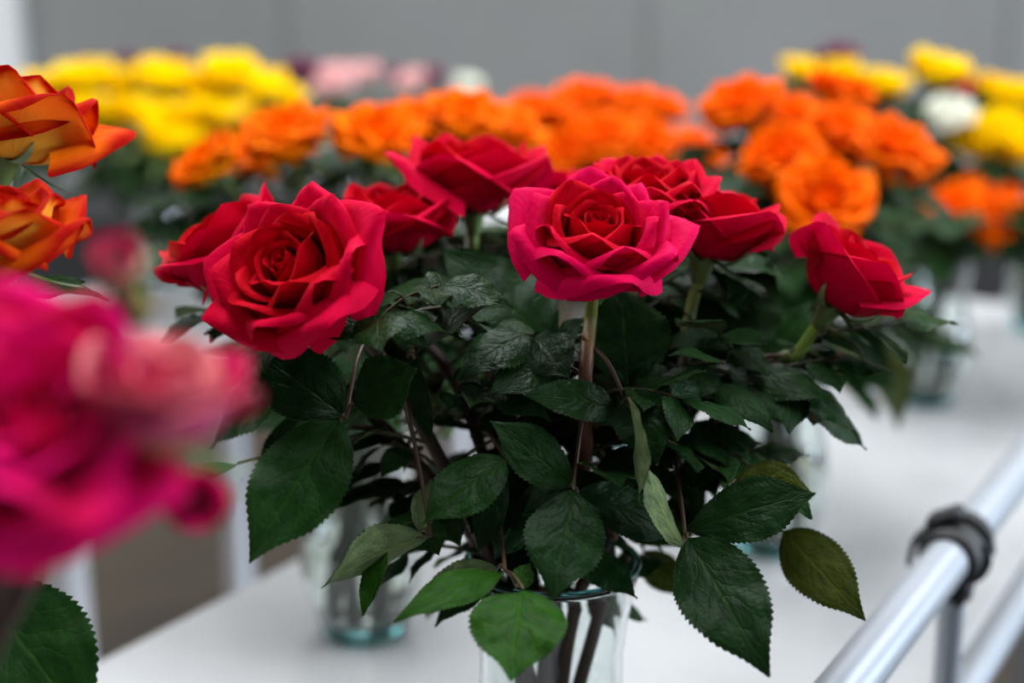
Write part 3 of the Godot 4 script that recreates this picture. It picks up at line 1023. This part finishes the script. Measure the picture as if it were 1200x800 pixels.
func add_reds() -> void:
	rng.seed = 101
	var v := on_level(647, 1000, TABLE_Y)
	var neck := at(647, 662, 0.80)
	v = Vector3(neck.x, TABLE_Y, neck.z)
	add_vase(v, "clear waisted glass vase holding the red roses, dark stems inside")
	var D = M.leaf_dark
	var G = M.leaf_mid
	var F = M.leaf_fresh
	var O = M.leaf_olive
	var hero := func(count: int, size: float, open: float, sd: int, shade: Callable, extra := {}) -> Array:
		var s := {"count": count, "size": size, "open": open, "shade": shade, "seed": sd, "nu": 15, "nv": 17, "sheets": 1}
		s.merge(extra, true)
		return bloom_meshes(s)
	var grp := "red roses in the middle vase"
	# heart given: base = heart - axis * height
	var ax := turned(Vector3(0.02, 0.76, 0.65))
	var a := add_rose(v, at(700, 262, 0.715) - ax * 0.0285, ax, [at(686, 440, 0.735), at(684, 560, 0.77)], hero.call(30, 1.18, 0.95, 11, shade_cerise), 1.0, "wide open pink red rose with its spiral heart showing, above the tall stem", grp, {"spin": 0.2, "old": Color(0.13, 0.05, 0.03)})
	ax = turned(Vector3(-0.42, 0.48, 0.77))
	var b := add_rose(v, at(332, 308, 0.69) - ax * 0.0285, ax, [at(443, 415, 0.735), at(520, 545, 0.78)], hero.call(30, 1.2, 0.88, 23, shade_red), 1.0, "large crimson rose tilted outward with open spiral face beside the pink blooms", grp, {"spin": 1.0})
	ax = turned(Vector3(-0.55, 0.80, 0.22))
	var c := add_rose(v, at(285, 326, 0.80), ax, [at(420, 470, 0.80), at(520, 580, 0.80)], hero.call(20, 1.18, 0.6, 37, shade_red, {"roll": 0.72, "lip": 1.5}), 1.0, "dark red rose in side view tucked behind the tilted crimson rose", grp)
	ax = turned(Vector3(0.0, 0.96, 0.25))
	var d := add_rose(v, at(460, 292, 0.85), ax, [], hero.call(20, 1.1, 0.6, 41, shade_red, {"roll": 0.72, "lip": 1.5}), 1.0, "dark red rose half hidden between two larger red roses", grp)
	ax = turned(Vector3(0.06, 0.97, 0.2))
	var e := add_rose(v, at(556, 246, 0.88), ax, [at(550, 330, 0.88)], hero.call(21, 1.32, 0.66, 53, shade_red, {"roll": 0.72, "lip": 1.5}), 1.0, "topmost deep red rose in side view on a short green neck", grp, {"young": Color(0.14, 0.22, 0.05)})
	ax = turned(Vector3(0.25, 0.93, 0.2))
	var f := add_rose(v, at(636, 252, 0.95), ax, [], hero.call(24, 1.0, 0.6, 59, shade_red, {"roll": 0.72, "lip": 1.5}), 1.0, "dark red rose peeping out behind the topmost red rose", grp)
	ax = turned(Vector3(0.03, 0.93, 0.36))
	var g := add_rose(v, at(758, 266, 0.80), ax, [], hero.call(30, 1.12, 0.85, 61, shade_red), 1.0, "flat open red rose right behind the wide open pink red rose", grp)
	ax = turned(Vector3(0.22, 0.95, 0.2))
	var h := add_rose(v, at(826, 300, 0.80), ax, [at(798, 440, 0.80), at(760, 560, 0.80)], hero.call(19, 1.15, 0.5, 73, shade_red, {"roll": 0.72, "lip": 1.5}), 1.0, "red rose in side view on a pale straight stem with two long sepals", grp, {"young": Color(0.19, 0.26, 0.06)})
	ax = turned(Vector3(0.52, 0.80, 0.28))
	var i := add_rose(v, at(976, 356, 0.79), ax, [at(908, 424, 0.80), at(826, 505, 0.80), at(720, 600, 0.80)], hero.call(17, 1.14, 0.42, 83, shade_red, {"roll": 0.72, "lip": 1.5}), 1.0, "half open red rose leaning outward on a bright green stem", grp, {"young": Color(0.20, 0.32, 0.05), "thorns": 2})
	# leaves that the photograph shows one by one
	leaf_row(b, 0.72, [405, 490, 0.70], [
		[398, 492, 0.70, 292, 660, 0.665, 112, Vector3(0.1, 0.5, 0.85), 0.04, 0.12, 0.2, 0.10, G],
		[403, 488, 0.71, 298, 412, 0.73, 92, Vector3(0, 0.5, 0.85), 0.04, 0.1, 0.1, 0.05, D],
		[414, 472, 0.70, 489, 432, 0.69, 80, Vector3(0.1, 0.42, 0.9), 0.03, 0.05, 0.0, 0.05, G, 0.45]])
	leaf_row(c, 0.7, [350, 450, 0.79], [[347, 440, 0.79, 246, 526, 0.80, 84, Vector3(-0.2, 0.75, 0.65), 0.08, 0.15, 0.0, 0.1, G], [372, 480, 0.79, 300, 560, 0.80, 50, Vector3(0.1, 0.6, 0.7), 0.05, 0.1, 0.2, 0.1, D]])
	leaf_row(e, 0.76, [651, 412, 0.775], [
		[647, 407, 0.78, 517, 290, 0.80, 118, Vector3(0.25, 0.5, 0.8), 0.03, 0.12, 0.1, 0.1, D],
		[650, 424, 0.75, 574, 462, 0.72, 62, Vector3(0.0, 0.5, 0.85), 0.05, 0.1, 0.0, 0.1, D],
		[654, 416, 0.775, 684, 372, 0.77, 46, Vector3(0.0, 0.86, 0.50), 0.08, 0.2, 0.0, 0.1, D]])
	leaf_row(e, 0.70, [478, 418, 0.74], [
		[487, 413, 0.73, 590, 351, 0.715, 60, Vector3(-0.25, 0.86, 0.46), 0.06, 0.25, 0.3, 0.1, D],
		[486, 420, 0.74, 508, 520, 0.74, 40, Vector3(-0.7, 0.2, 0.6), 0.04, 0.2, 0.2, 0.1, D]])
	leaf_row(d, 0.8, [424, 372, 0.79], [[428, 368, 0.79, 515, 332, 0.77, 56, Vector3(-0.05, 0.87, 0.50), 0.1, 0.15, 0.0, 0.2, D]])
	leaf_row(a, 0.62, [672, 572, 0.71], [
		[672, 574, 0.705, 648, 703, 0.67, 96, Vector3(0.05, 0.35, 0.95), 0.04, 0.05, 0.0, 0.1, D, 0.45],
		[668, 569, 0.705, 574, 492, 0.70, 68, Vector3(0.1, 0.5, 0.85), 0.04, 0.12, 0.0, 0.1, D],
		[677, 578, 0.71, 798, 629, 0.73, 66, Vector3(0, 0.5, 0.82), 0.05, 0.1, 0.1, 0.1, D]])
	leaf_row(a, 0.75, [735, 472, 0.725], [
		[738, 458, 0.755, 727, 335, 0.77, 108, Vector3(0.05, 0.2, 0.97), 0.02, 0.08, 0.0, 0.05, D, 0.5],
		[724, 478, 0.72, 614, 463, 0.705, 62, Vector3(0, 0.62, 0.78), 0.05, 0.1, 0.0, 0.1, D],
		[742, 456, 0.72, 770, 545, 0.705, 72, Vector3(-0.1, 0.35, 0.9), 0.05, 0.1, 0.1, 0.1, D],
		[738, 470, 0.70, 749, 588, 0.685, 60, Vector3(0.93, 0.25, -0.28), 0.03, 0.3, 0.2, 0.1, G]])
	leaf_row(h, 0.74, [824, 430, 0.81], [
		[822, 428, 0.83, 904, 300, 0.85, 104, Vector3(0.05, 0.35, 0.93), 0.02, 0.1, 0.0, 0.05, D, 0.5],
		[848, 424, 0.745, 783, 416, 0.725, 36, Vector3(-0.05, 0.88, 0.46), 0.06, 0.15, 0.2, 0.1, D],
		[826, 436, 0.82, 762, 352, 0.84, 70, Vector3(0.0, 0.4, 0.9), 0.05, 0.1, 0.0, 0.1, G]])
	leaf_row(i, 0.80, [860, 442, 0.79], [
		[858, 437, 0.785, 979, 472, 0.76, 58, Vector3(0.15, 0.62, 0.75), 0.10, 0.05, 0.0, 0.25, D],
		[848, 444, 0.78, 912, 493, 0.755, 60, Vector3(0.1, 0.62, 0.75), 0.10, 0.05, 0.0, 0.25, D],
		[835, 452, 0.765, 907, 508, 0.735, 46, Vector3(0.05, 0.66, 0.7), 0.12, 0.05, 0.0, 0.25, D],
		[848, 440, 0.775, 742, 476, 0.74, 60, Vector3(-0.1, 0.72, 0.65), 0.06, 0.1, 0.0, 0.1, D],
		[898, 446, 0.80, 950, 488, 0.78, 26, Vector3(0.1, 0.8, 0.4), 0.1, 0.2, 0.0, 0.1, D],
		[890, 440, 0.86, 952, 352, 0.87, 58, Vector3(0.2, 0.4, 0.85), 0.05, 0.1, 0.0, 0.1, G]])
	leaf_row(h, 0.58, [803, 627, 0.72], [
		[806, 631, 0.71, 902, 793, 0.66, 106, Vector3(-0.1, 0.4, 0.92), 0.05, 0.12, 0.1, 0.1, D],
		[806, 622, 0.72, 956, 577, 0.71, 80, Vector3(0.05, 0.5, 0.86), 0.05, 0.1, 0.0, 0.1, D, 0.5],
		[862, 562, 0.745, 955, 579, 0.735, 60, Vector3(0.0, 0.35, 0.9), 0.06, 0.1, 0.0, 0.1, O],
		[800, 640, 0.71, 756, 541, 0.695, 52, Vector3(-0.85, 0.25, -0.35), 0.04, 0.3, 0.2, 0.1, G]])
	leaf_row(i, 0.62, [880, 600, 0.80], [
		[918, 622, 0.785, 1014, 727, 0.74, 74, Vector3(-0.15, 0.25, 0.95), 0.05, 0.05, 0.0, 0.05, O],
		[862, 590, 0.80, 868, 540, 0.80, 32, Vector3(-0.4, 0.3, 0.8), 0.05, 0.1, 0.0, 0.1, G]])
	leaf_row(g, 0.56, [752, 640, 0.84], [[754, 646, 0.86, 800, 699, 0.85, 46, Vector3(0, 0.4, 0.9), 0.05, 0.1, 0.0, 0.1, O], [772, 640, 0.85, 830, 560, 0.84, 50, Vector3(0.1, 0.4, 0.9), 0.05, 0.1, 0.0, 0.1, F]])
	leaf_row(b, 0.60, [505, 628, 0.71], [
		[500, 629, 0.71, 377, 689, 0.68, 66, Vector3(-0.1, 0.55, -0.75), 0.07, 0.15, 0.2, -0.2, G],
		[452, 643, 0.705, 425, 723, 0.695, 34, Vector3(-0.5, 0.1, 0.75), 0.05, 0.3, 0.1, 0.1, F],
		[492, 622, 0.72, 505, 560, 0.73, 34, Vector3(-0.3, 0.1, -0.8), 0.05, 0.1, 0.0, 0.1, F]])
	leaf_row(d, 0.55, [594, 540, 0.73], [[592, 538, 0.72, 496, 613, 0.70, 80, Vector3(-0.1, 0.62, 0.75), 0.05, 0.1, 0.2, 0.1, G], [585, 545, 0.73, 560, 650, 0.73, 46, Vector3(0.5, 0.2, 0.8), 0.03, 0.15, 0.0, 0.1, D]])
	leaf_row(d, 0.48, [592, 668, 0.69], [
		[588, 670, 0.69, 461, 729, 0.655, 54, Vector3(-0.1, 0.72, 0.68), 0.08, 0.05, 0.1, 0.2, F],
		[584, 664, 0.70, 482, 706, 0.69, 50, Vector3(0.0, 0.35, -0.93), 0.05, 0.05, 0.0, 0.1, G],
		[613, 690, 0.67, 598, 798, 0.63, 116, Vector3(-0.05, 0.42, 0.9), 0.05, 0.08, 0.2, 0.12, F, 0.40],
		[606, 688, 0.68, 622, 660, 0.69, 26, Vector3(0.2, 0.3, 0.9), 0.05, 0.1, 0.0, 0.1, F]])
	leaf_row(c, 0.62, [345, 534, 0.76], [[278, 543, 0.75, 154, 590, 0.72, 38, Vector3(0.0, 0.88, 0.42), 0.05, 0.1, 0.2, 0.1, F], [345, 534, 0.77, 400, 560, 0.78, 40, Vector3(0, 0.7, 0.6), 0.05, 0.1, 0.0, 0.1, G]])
	# the rest of the foliage, inside and behind the bunch
	rng.seed = 303
	for r in [a, b, c, d, e, f, g, h, i]:
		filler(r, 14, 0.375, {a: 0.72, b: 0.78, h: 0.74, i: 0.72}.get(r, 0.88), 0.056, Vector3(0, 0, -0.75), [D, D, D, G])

# ---------------------------------------------------------------- the flame and pink roses beside the camera

func add_left() -> void:
	rng.seed = 404
	var v := Vector3(-0.33, TABLE_Y, -0.66)
	add_vase(v, "clear glass vase under the flame coloured roses")
	var flame := func(count: int, size: float, open: float, sd: int) -> Array:
		return bloom_meshes({"count": count, "size": size, "open": open, "shade": shade_flame, "seed": sd, "nu": 15, "nv": 17, "sheets": 2})
	var grp := "flame roses"
	var ax := turned(Vector3(0.25, 0.95, 0.05))
	var up := add_rose(v, at(8, 184, 0.76), ax, [], flame.call(15, 1.4, 0.8, 7), 1.0, "flame rose with yellow petals edged dark red, the upper of two", grp, {"mat": M.petal_waxy})
	ax = turned(Vector3(0.1, 0.93, 0.3))
	var low := add_rose(v, at(0, 312, 0.67), ax, [], flame.call(22, 1.15, 0.75, 17), 1.0, "bright orange flame rose below the yellow and red one", grp, {"mat": M.petal_waxy})
	leaf_row(low, 0.6, [-30, 690, 0.70], [[-28, 682, 0.69, 112, 862, 0.665, 150, Vector3(0.1, 0.42, 0.9), 0.03, 0.1, 0.1, 0.05, M.leaf_mid, 0.45]])
	leaf_row(low, 0.9, [22, 338, 0.72], [[25, 338, 0.72, 128, 352, 0.71, 40, Vector3(0, 0.9, 0.4), 0.08, 0.1, 0.3, 0.1, M.leaf_dark], [28, 345, 0.71, 100, 330, 0.73, 40, Vector3(0, 0.6, 0.7), 0.08, 0.1, 0.3, 0.1, M.leaf_dark]])
	filler(up, 3, 0.5, 0.8, 0.04, Vector3(-0.8, 0, 0), [M.leaf_dark])
	# nearer still, quite out of focus
	var p := Vector3(-0.25, TABLE_Y, -0.36)
	add_vase(p, "clear glass vase under the magenta roses")
	var soft := func(count: int, size: float, open: float, sd: int, shade: Callable, sheets: int) -> Array:
		return bloom_meshes({"count": count, "size": size, "open": open, "shade": shade, "seed": sd, "nu": 11, "nv": 12, "sheets": sheets})
	ax = turned(Vector3(0.2, 0.6, 0.75))
	add_rose(p, at(32, 498, 0.40) - ax * 0.018, ax, [at(-70, 640, 0.43)], soft.call(28, 1.14, 0.9, 91, shade_magenta, 1), 1.0, "large blurred magenta rose with rounded full bloom", "magenta and pink roses")
	ax = turned(Vector3(0.15, 0.93, 0.3))
	add_rose(p, at(182, 520, 0.41), ax, [at(95, 565, 0.44)], soft.call(18, 0.80, 0.28, 93, shade_bicolor, 2), 0.8, "smaller pink rose with mauve and peach backs beside the magenta rose", "magenta and pink roses", {"straight": 0.017})
	ax = turned(Vector3(0.25, 0.2, 0.95))
	add_rose(p, at(232, 588, 0.43), ax, [at(90, 560, 0.46)], soft.call(14, 0.28, 0.4, 95, shade_magenta, 1), 0.4, "small magenta bud under the pink rose", "magenta and pink roses", {"straight": 0.018, "top": 0.002, "old": Color(0.09, 0.02, 0.02), "young": Color(0.10, 0.04, 0.03)})
	ax = turned(Vector3(0.1, 0.4, 0.9))
	add_rose(p, at(140, 308, 0.40), ax, [at(120, 400, 0.43)], soft.call(14, 0.20, 0.6, 97, shade_bicolor, 2), 0.4, "small pale pink bud rising above the pink rose", "magenta and pink roses")

# ---------------------------------------------------------------- bunches behind

func add_background() -> void:
	rng.seed = 505
	var sets := {}
	var n := 0
	for kind in [["amber", shade_amber, 0.75, 24, 3], ["orange", shade_orange, 0.85, 26, 3], ["yellow", shade_yellow, 0.45, 20, 2], ["blush", shade_blush, 0.6, 18, 1], ["plum", shade_plum, 0.5, 16, 1], ["white", shade_white, 0.6, 18, 1], ["magenta", shade_magenta, 0.6, 18, 1]]:
		var list := []
		for k in kind[4]:
			list.append(bloom_meshes({"count": kind[3], "size": 1.0, "open": kind[2] + 0.1 * (k - 1), "shade": kind[1], "seed": 700 + n, "nu": 9, "nv": 10, "sheets": 1}))
			n += 1
		sets[kind[0]] = list
	rng.seed = 606
	var v := on_level(427, 738, TABLE_Y)
	add_vase(v, "clear glass vase of amber orange roses near the table edge")
	bunch(v, [[240, 190, 1.20, 0.80, Vector3(-0.6, 0.7, 0.4), "small amber rose drooping outward under the dense yellow bunch"], [335, 155, 1.20, 0.95, Vector3(-0.2, 0.8, 0.55)], [300, 175, 1.27, 0.8], [440, 158, 1.20, 0.95, Vector3(0.1, 0.75, 0.6)], [548, 135, 1.25, 0.95, Vector3(0.1, 0.85, 0.5)], [500, 140, 1.32, 0.85], [598, 150, 1.30, 0.85, Vector3(0.4, 0.8, 0.4)]], sets.amber, M.petal_satin, "amber orange rose in the bunch behind the dark red roses", "amber roses behind the red ones", 10, [], 0.07)
	v = on_level(905, 640, TABLE_Y)
	add_vase(v, "clear glass vase of deep orange roses behind the leaning red rose")
	var deep := bunch(v, [[868, 120, 1.36, 0.92, Vector3(-0.3, 0.8, 0.5)], [920, 135, 1.40, 0.9, Vector3(0, 0.85, 0.5)], [915, 180, 1.30, 0.95, Vector3(-0.3, 0.7, 0.6)], [968, 232, 1.22, 1.05, Vector3(-0.05, 0.6, 0.8), "largest deep orange rose, its open face just above the leaning red rose"], [1050, 172, 1.32, 1.0, Vector3(0.3, 0.7, 0.6), "deep orange rose of its bunch standing next to the creamy white rose"], [985, 150, 1.38, 0.95, Vector3(0.1, 0.8, 0.5)], [985, 105, 1.46, 0.9]], sets.orange, M.petal_satin, "deep orange rose in the bunch behind the leaning red rose", "deep orange roses over the rail", 11, [], 0.075)
	leaf_row(deep, 0.6, [1030, 385, 1.40], [[1034, 392, 1.40, 1052, 506, 1.34, 52, Vector3(0.2, 0.3, 0.9), 0.06, 0.1, 0.2, 0.1, M.leaf_olive], [1020, 380, 1.40, 985, 455, 1.38, 60, Vector3(-0.1, 0.3, 0.9), 0.06, 0.1, 0.2, 0.1, M.leaf_dark]])
	v = on_level(715, 520, TABLE_Y)
	add_vase(v, "clear glass vase of orange roses hidden behind the red bunch")
	bunch(v, [[690, 112, 1.66, 0.95], [640, 135, 1.60, 0.9], [622, 125, 1.70, 0.85], [775, 125, 1.75, 0.85], [705, 160, 1.56, 0.95, Vector3(0, 0.7, 0.7)], [755, 165, 1.58, 0.95, Vector3(0.2, 0.7, 0.7)], [668, 175, 1.55, 0.9, Vector3(-0.2, 0.6, 0.7)], [822, 172, 1.60, 0.8, Vector3(0.4, 0.8, 0.4), "small orange rose apart from the middle bunch, beside the deep orange roses"], [735, 120, 1.72, 0.9]], sets.orange, M.petal_satin, "orange rose in the middle bunch beyond the red roses", "orange roses in the middle distance", 7, [], 0.07)
	v = on_level(1085, 470, TABLE_Y)
	add_vase(v, "clear glass vase of drooping orange roses on the joint of the tables")
	bunch(v, [[1118, 240, 1.74, 0.85, Vector3(-0.3, 0.6, 0.5)], [1165, 225, 1.78, 0.95, Vector3(0.3, 0.8, 0.4)], [1165, 258, 1.70, 0.85, Vector3(0.5, 0.1, 0.7), "lowest orange rose, nodding sideways over the far vase"]], sets.orange, M.petal_satin, "low orange rose in the bunch beside the far table end", "low orange roses", 14, [], 0.075)
	v = on_level(190, 328, TABLE_Y)
	add_vase(v, "clear glass vase of yellow roses on the other table")
	var y := []
	for spot in [[58, 105], [100, 92], [146, 98], [192, 92], [236, 100], [270, 86], [304, 104], [80, 135], [122, 132], [172, 138], [218, 136], [256, 132], [292, 138], [200, 160], [240, 165], [324, 112]]:
		y.append([spot[0], spot[1], 2.15 + rng.randf_range(-0.06, 0.12) + (0.12 if spot[1] < 110 else -0.05), rng.randf_range(1.2, 1.38)])
	bunch(v, y, sets.yellow, M.petal_waxy, "yellow rose in the dense bunch on the other table", "yellow roses on the other table", 6, [M.leaf_dark, M.leaf_dark, M.leaf_mid, M.leaf_fresh], 0.085)
	v = on_level(1045, 405, TABLE_Y)
	add_vase(v, "clear glass vase of tall yellow roses at the far table end")
	bunch(v, [[938, 82, 2.05, 0.8], [1000, 92, 2.0, 0.9], [1038, 100, 2.05, 0.95], [1100, 82, 1.95, 1.2, Vector3(0.2, 0.9, 0.35), "tallest yellow rose, standing clear above the creamy white rose"], [985, 80, 2.15, 0.8]], sets.yellow, M.petal_waxy, "tall yellow rose standing above the deep orange roses", "tall yellow roses", 11, [], 0.085)
	bunch(v, [[1112, 134, 1.82, 0.92, Vector3(0.0, 0.8, 0.6)]], sets.white, M.petal_waxy, "single creamy white rose among yellow and orange roses", "", 2)
	bunch(v, [[985, 66, 2.3, 0.8], [965, 70, 2.35, 0.7]], sets.plum, M.petal_waxy, "dark plum rose peeping over the tall yellow roses", "plum roses over the yellow ones", 2)
	v = on_level(1215, 385, TABLE_Y)
	add_vase(v, "clear glass vase of yellow roses beyond the rail corner")
	bunch(v, [[1172, 108, 1.95, 1.1], [1158, 160, 1.82, 1.15, Vector3(-0.3, 0.75, 0.55)], [1192, 165, 1.80, 1.15, Vector3(0.1, 0.7, 0.65)], [1196, 112, 1.9, 1.1], [1215, 140, 1.9, 1.1]], sets.yellow, M.petal_waxy, "yellow rose in the low bunch beside the white rose", "yellow roses by the table corner", 4)
	bunch(v, [[1142, 108, 2.3, 0.85], [1135, 98, 2.35, 0.7]], sets.magenta, M.petal_waxy, "magenta rose showing behind the yellow and white roses", "magenta roses far behind", 2)
	v = side_spot(440, 2.75)
	add_vase(v, "clear glass vase of blush and plum roses on the other table")
	bunch(v, [[395, 90, 2.62, 1.0], [425, 85, 2.70, 0.9], [385, 100, 2.6, 0.9], [480, 95, 2.7, 0.9]], sets.blush, M.petal_waxy, "pale blush rose far behind the amber orange roses", "blush roses", 2)
	bunch(v, [[345, 82, 2.75, 0.9], [362, 84, 2.8, 0.8], [500, 92, 2.8, 0.9], [466, 90, 2.85, 0.8]], sets.plum, M.petal_waxy, "dark plum rose beside the pale blush roses", "plum roses among the blush ones", 2)
	bunch(v, [[548, 98, 2.75, 0.8]], sets.white, M.petal_waxy, "white rose beside the plum and blush roses", "", 2)
	bunch(v, [[205, 70, 2.75, 0.8], [150, 72, 2.8, 0.7]], sets.plum, M.petal_waxy, "dark plum rose peeping over the dense yellow bunch", "plum roses over the yellow bunch", 1)

func side_spot(px: float, depth: float) -> Vector3:          # a spot on the middle line of the other table
	var edge2 := on_level(83, 340, TABLE_Y)
	var mid := edge2 + table_across * 0.30
	var p := at(px, 300, depth)
	return mid + table_dir * (Vector3(p.x, TABLE_Y, p.z) - mid).dot(table_dir)
